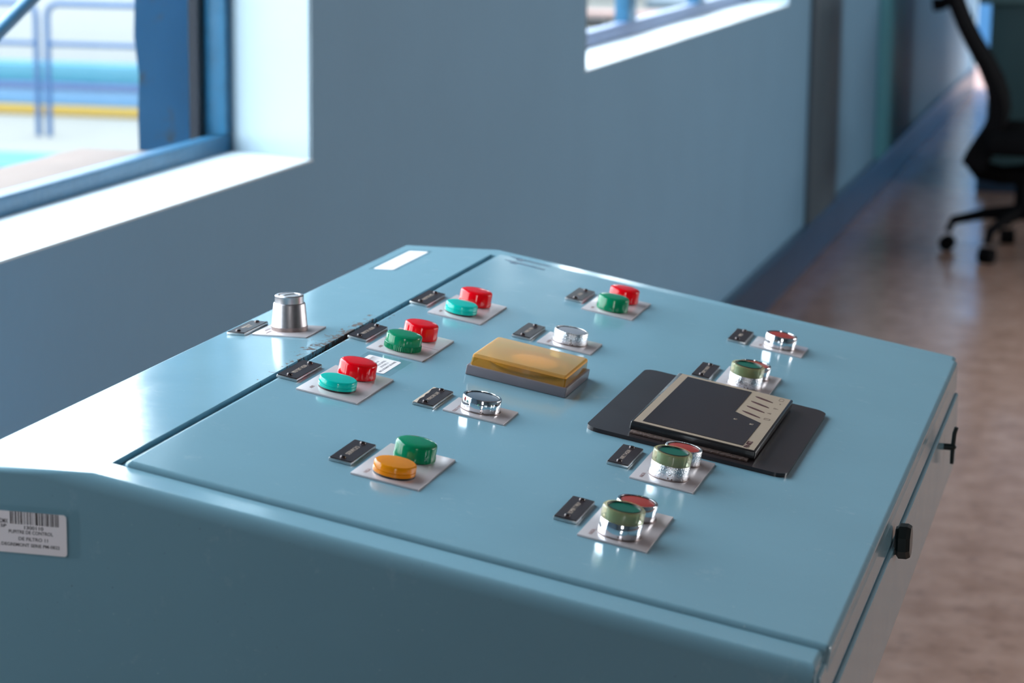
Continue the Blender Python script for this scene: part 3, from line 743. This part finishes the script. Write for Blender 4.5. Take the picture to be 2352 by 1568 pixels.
# ------------------------------------------------------------------ outside
struct(box('outside_ground', 'ground', -40, XL - .2, -10, 60, -.7, -.5))
struct(box('outside_paving', 'pinkg', XL - .2, 12, YE + .2, 40, -.3, -.02))
tag(box('window_ledge', 'ledge', -1.69, XL - .2, -.4, 3.60, .80, .955, .012), 'rough pinkish cement ledge outside the near window', 'ledge')
bm = bmesh.new(); N = 26; ja = []
for i in range(N + 1):
    z = .945 + (2.6 - .945) * i / N; ja.append((3.607 + random.uniform(-.004, .004) + (.006 if i < 3 else 0), z))
pts = ja + [(4.15, 2.6), (4.15, .945)]
va = [bm.verts.new((-1.587 + (y - 3.61) * (.228 if y < 4 else .28), y, z)) for y, z in pts]; vb = [bm.verts.new((-1.587 - (y - 3.61) * .40 if y < 4 else -1.79, y if y > 4 else y + .45, z)) for y, z in pts]
bm.faces.new(va); bm.faces.new(vb[::-1])
for i in range(len(pts)): bm.faces.new((va[i], va[(i + 1) % len(pts)], vb[(i + 1) % len(pts)], vb[i]))
bm_box(-1.76, -1.50, 4.05, 4.15, -.5, .945, 0, 1, bm)
tag(ob('buttress', finish(bm, 'buttress', 'butt', 0)), 'chipped blue plaster buttress outside the near window', 'buttress')

def railing(x0, x1, Y, ztop, zmid, name_label, post_x, end_x):
    r = root('guard_rail', ((x0 + x1) / 2, Y, -.5), name_label, 'railing', 'blue guard rails in the yard')
    s = 1 if end_x > post_x else -1; c = .09; R = .022
    pts = [(post_x, Y, -.5), (post_x, Y, ztop - c)]
    for i in range(1, 7):
        a = radians(90 * i / 6); pts.append((post_x + s * c * (1 - cos(a)), Y, ztop - c + c * sin(a)))
    pts += [(end_x - s * .1, Y, ztop)]
    tube('hoop', 'rail', pts, R, r, n=12)
    tube('mid_rail', 'rail', [(post_x, Y, zmid), (end_x - s * .1, Y, zmid)], R * .85, r)
    tube('end_post', 'rail', [(end_x - s * .1, Y, -.5), (end_x - s * .1, Y, ztop + R)], R, r)
railing(-10.2, -7.775, 15.93, .450, .165, 'blue guard rail left of the narrow gap in the yard', -7.775, -10.2)
railing(-7.69, -5.6, 15.93, .450, .165, 'blue guard rail right of the narrow gap in the yard', -7.69, -5.6)
lwl = root('low_wall', (-9, 17.6, -.5), 'low blue wall with a yellow kerb behind the guard rails', 'wall')
box('yellow_kerb', 'yellow', -16, -4.6, 17.30, 17.7, -.5, -.425, .01, lwl, label='yellow painted kerb')
box('lower_band', 'lblue', -16, -4.6, 17.38, 17.7, -.425, -.297, .005, lwl, label='light blue band')
box('middle_band', 'purp', -16, -4.6, 17.36, 17.7, -.297, -.25, .005, lwl, label='violet blue band')
box('upper_band', 'cyan', -16, -4.6, 17.40, 17.7, -.25, -.107, .005, lwl, label='cyan band')
tag(box('white_building', 'white', -24, -7.6, 22, 30, -.5, 6, .02), 'plain white building wall beyond the low blue wall', 'building')
tag(box('cyan_slab', 'cyan', -9.2, -7.05, 14.1, 14.86, -.5, -.485, .005), 'cyan painted slab on the yard floor by the ledge', 'slab')
tag(box('white_shed', 'white', -12, -1.8, 37, 42, -.5, 6, .02), 'white shed seen through the far window', 'building')
tag(box('pink_kerb', 'pinkg', -8.2, -5.6, 31.5, 32.3, -.5, -.41, .01), 'pink kerb seen through the far window', 'kerb')
tag(box('dark_crate', 'dark', -7.15, -6.76, 29.8, 30.4, -.5, -.39, .01), 'dark crate on the yard floor seen through the far window', 'crate')
tag(box('grey_roof_sheet', 'greyroof', -6.2, -4.2, 29.6, 31, -.24, -.12, .01, W=Matrix.Rotation(0, 4, 'X')), 'grey corrugated sheet seen through the far window', 'roof sheet')
tag(box('blue_outbuilding', 'outblue', -2.2, .6, 19.4, 21, -.02, 4, .02), 'bright blue building beyond the far doorway', 'building')

# ------------------------------------------------------------------ far console and chair
fc = root('control_console', (.4, 11.9, 0), 'dark teal control console standing behind the office chair', 'control console')
box('plinth', 'plinth', -.775, 1.3, 11.10, 12.6, 0, .070, .004, fc, label='navy plinth')
box('cabinet_body', 'cab', -.745, 1.27, 11.13, 12.57, .070, .845, .008, fc)
box('top_panel', 'cabtop', -.80, 1.32, 11.08, 12.62, .845, .93, .012, fc, label='lighter teal top panel')

ch = root('office_chair', (-.46, 9.25, 0), 'black office chair with curved back on a wheeled star base', 'chair')
HX, HY = -.47, 9.245
# back: curved panel seen from its side
cur = [(-.753, .985), (-.746, .945), (-.712, .868), (-.672, .795), (-.626, .722), (-.590, .650), (-.572, .590), (-.568, .540), (-.582, .490), (-.606, .440), (-.630, .390), (-.648, .345)]
def curve_slab(cur, y0, y1, t, mat, name, taper=None, **k):
    bm = bmesh.new(); F = []; n = len(cur)
    for i, (x, z) in enumerate(cur):
        a = Vector(cur[max(i - 1, 0)]); b = Vector(cur[min(i + 1, n - 1)]); d = (b - a).normalized(); nx, nz = -d.y, d.x
        tt = t if taper is None else taper[i]
        F.append([bm.verts.new((x + nx * tt / 2, y0, z + nz * tt / 2)), bm.verts.new((x - nx * tt / 2, y0, z - nz * tt / 2)),
                  bm.verts.new((x - nx * tt / 2, y1, z - nz * tt / 2)), bm.verts.new((x + nx * tt / 2, y1, z + nz * tt / 2))])
    for A, B in zip(F, F[1:]):
        for i in range(4): bm.faces.new((A[i], A[(i + 1) % 4], B[(i + 1) % 4], B[i]))
    bm.faces.new(F[0]); bm.faces.new(F[-1][::-1])
    bmesh.ops.recalc_face_normals(bm, faces=bm.faces)
    bmesh.ops.bevel(bm, geom=[e for e in bm.edges if e.calc_face_angle(0) > .8], offset=.008, segments=2, affect='EDGES')
    return ob(name, finish(bm, name, mat, 50), ch, **k)
bk = curve_slab(cur, HY - .22, HY + .20, .035, 'chair', 'backrest', [.030, .030, .030, .032, .036, .044, .052, .060, .070, .080, .09, .09])
ob('hanger_knob', finish(bm_tube([(-.835, HY, .930), (-.800, HY, .935), (-.765, HY, .955), (-.748, HY, .958)], [.026, .024, .020, .020], 14), 'hanger_knob', 'chair', 50), bk)
ob('seat', finish(bm_box(-.610, -.10, HY - .25, HY + .24, .395, .490, .035, 5), 'seat', 'chair', 50), ch)
ob('seat_mechanism', finish(bm_tube([(-.655, HY, .345), (-.63, HY, .315), (-.55, HY, .300), (-.47, HY, .305), (-.36, HY, .345)], [.035, .038, .036, .040, .045], 14), 'seat_mechanism', 'chair', 50), ch)
ob('gas_column', finish(bm_tube([(HX, HY, .14), (HX, HY, .33)], .028, 20), 'gas_column', 'chair', 50), ch)
cas = [(-.7435, 9.267), (-.576, 8.992)]
a0 = math.atan2(cas[0][1] - HY, cas[0][0] - HX)
for k in range(5):
    a = a0 + k * 2 * pi / 5; r = .275
    ex, ey = HX + r * cos(a), HY + r * sin(a)
    lg = ob('base_arm', finish(bm_tube([(HX, HY, .165), (HX + r * .5 * cos(a), HY + r * .5 * sin(a), .150), (HX + r * .93 * cos(a), HY + r * .93 * sin(a), .118), (ex, ey, .075)], [.030, .022, .018, .013], 12), 'base_arm', 'chair', 50), ch)
    cb = bmesh.new()
    for sgn in (-1, 1):
        ox, oy = -sin(a) * .016 * sgn, cos(a) * .016 * sgn
        bm_tube([(ex + ox - sin(a) * .010 * sgn, ey + oy + cos(a) * .010 * sgn, .030), (ex + ox * .2, ey + oy * .2, .030)], .030, 20, cb)
    ob('caster', finish(cb, 'caster', 'chair', 50), lg)

# ------------------------------------------------------------------ light
wd = bpy.data.worlds.new('sky'); sc.world = wd; wd.use_nodes = True; wn_ = wd.node_tree
bg = wn_.nodes['Background']; tcw = wn_.nodes.new('ShaderNodeTexCoord'); sx = wn_.nodes.new('ShaderNodeSeparateXYZ')
wn_.links.new(tcw.outputs['Generated'], sx.inputs[0])
rp = wn_.nodes.new('ShaderNodeValToRGB'); e = rp.color_ramp.elements
e[0].position = .0; e[0].color = (1, .985, .97, 1); e[1].position = 1; e[1].color = (.72, .86, 1, 1)
wn_.links.new(sx.outputs['Z'], rp.inputs['Fac']); wn_.links.new(rp.outputs['Color'], bg.inputs['Color']); bg.inputs['Strength'].default_value = 7.5

def portal(name, loc, rot, sx_, sy_2):
    l = bpy.data.lights.new(name, 'AREA'); l.shape = 'RECTANGLE'; l.size = sx_; l.size_y = sy_2; l.cycles.is_portal = True
    o = bpy.data.objects.new(name, l); o.location = loc; o.rotation_euler = rot; COL.objects.link(o)
for i, w in enumerate((W1, W2)):
    portal('window_portal', (XL - .22, (w[0] + w[1]) / 2, (w[4] + w[5]) / 2), (0, radians(-90), 0), w[5] - w[4], w[3] - w[2])
for a, b, z0, z1 in RW:
    portal('window_portal', (XR + .22, (a + b) / 2, (z0 + z1) / 2), (0, radians(90), 0), z1 - z0, b - a)
for a, b, z0, z1 in BW: portal('window_portal', ((a + b) / 2, YB - .22, (z0 + z1) / 2), (radians(90), 0, 0), b - a, z1 - z0)
for a, b, z0, z1 in FWO: portal('window_portal', ((a + b) / 2, YE + .22, (z0 + z1) / 2), (radians(-90), 0, 0), b - a, z1 - z0)

sc.view_settings.view_transform = 'Standard'; sc.view_settings.look = 'None'; sc.view_settings.gamma = 1; sc.view_settings.use_curve_mapping = False
sc.view_settings.exposure = .43
sc.cycles.use_denoising = True; sc.cycles.max_bounces = 10; sc.cycles.diffuse_bounces = 5; sc.cycles.glossy_bounces = 5
sc.cycles.transparent_max_bounces = 12; sc.cycles.sample_clamp_indirect = 8; sc.cycles.caustics_reflective = False
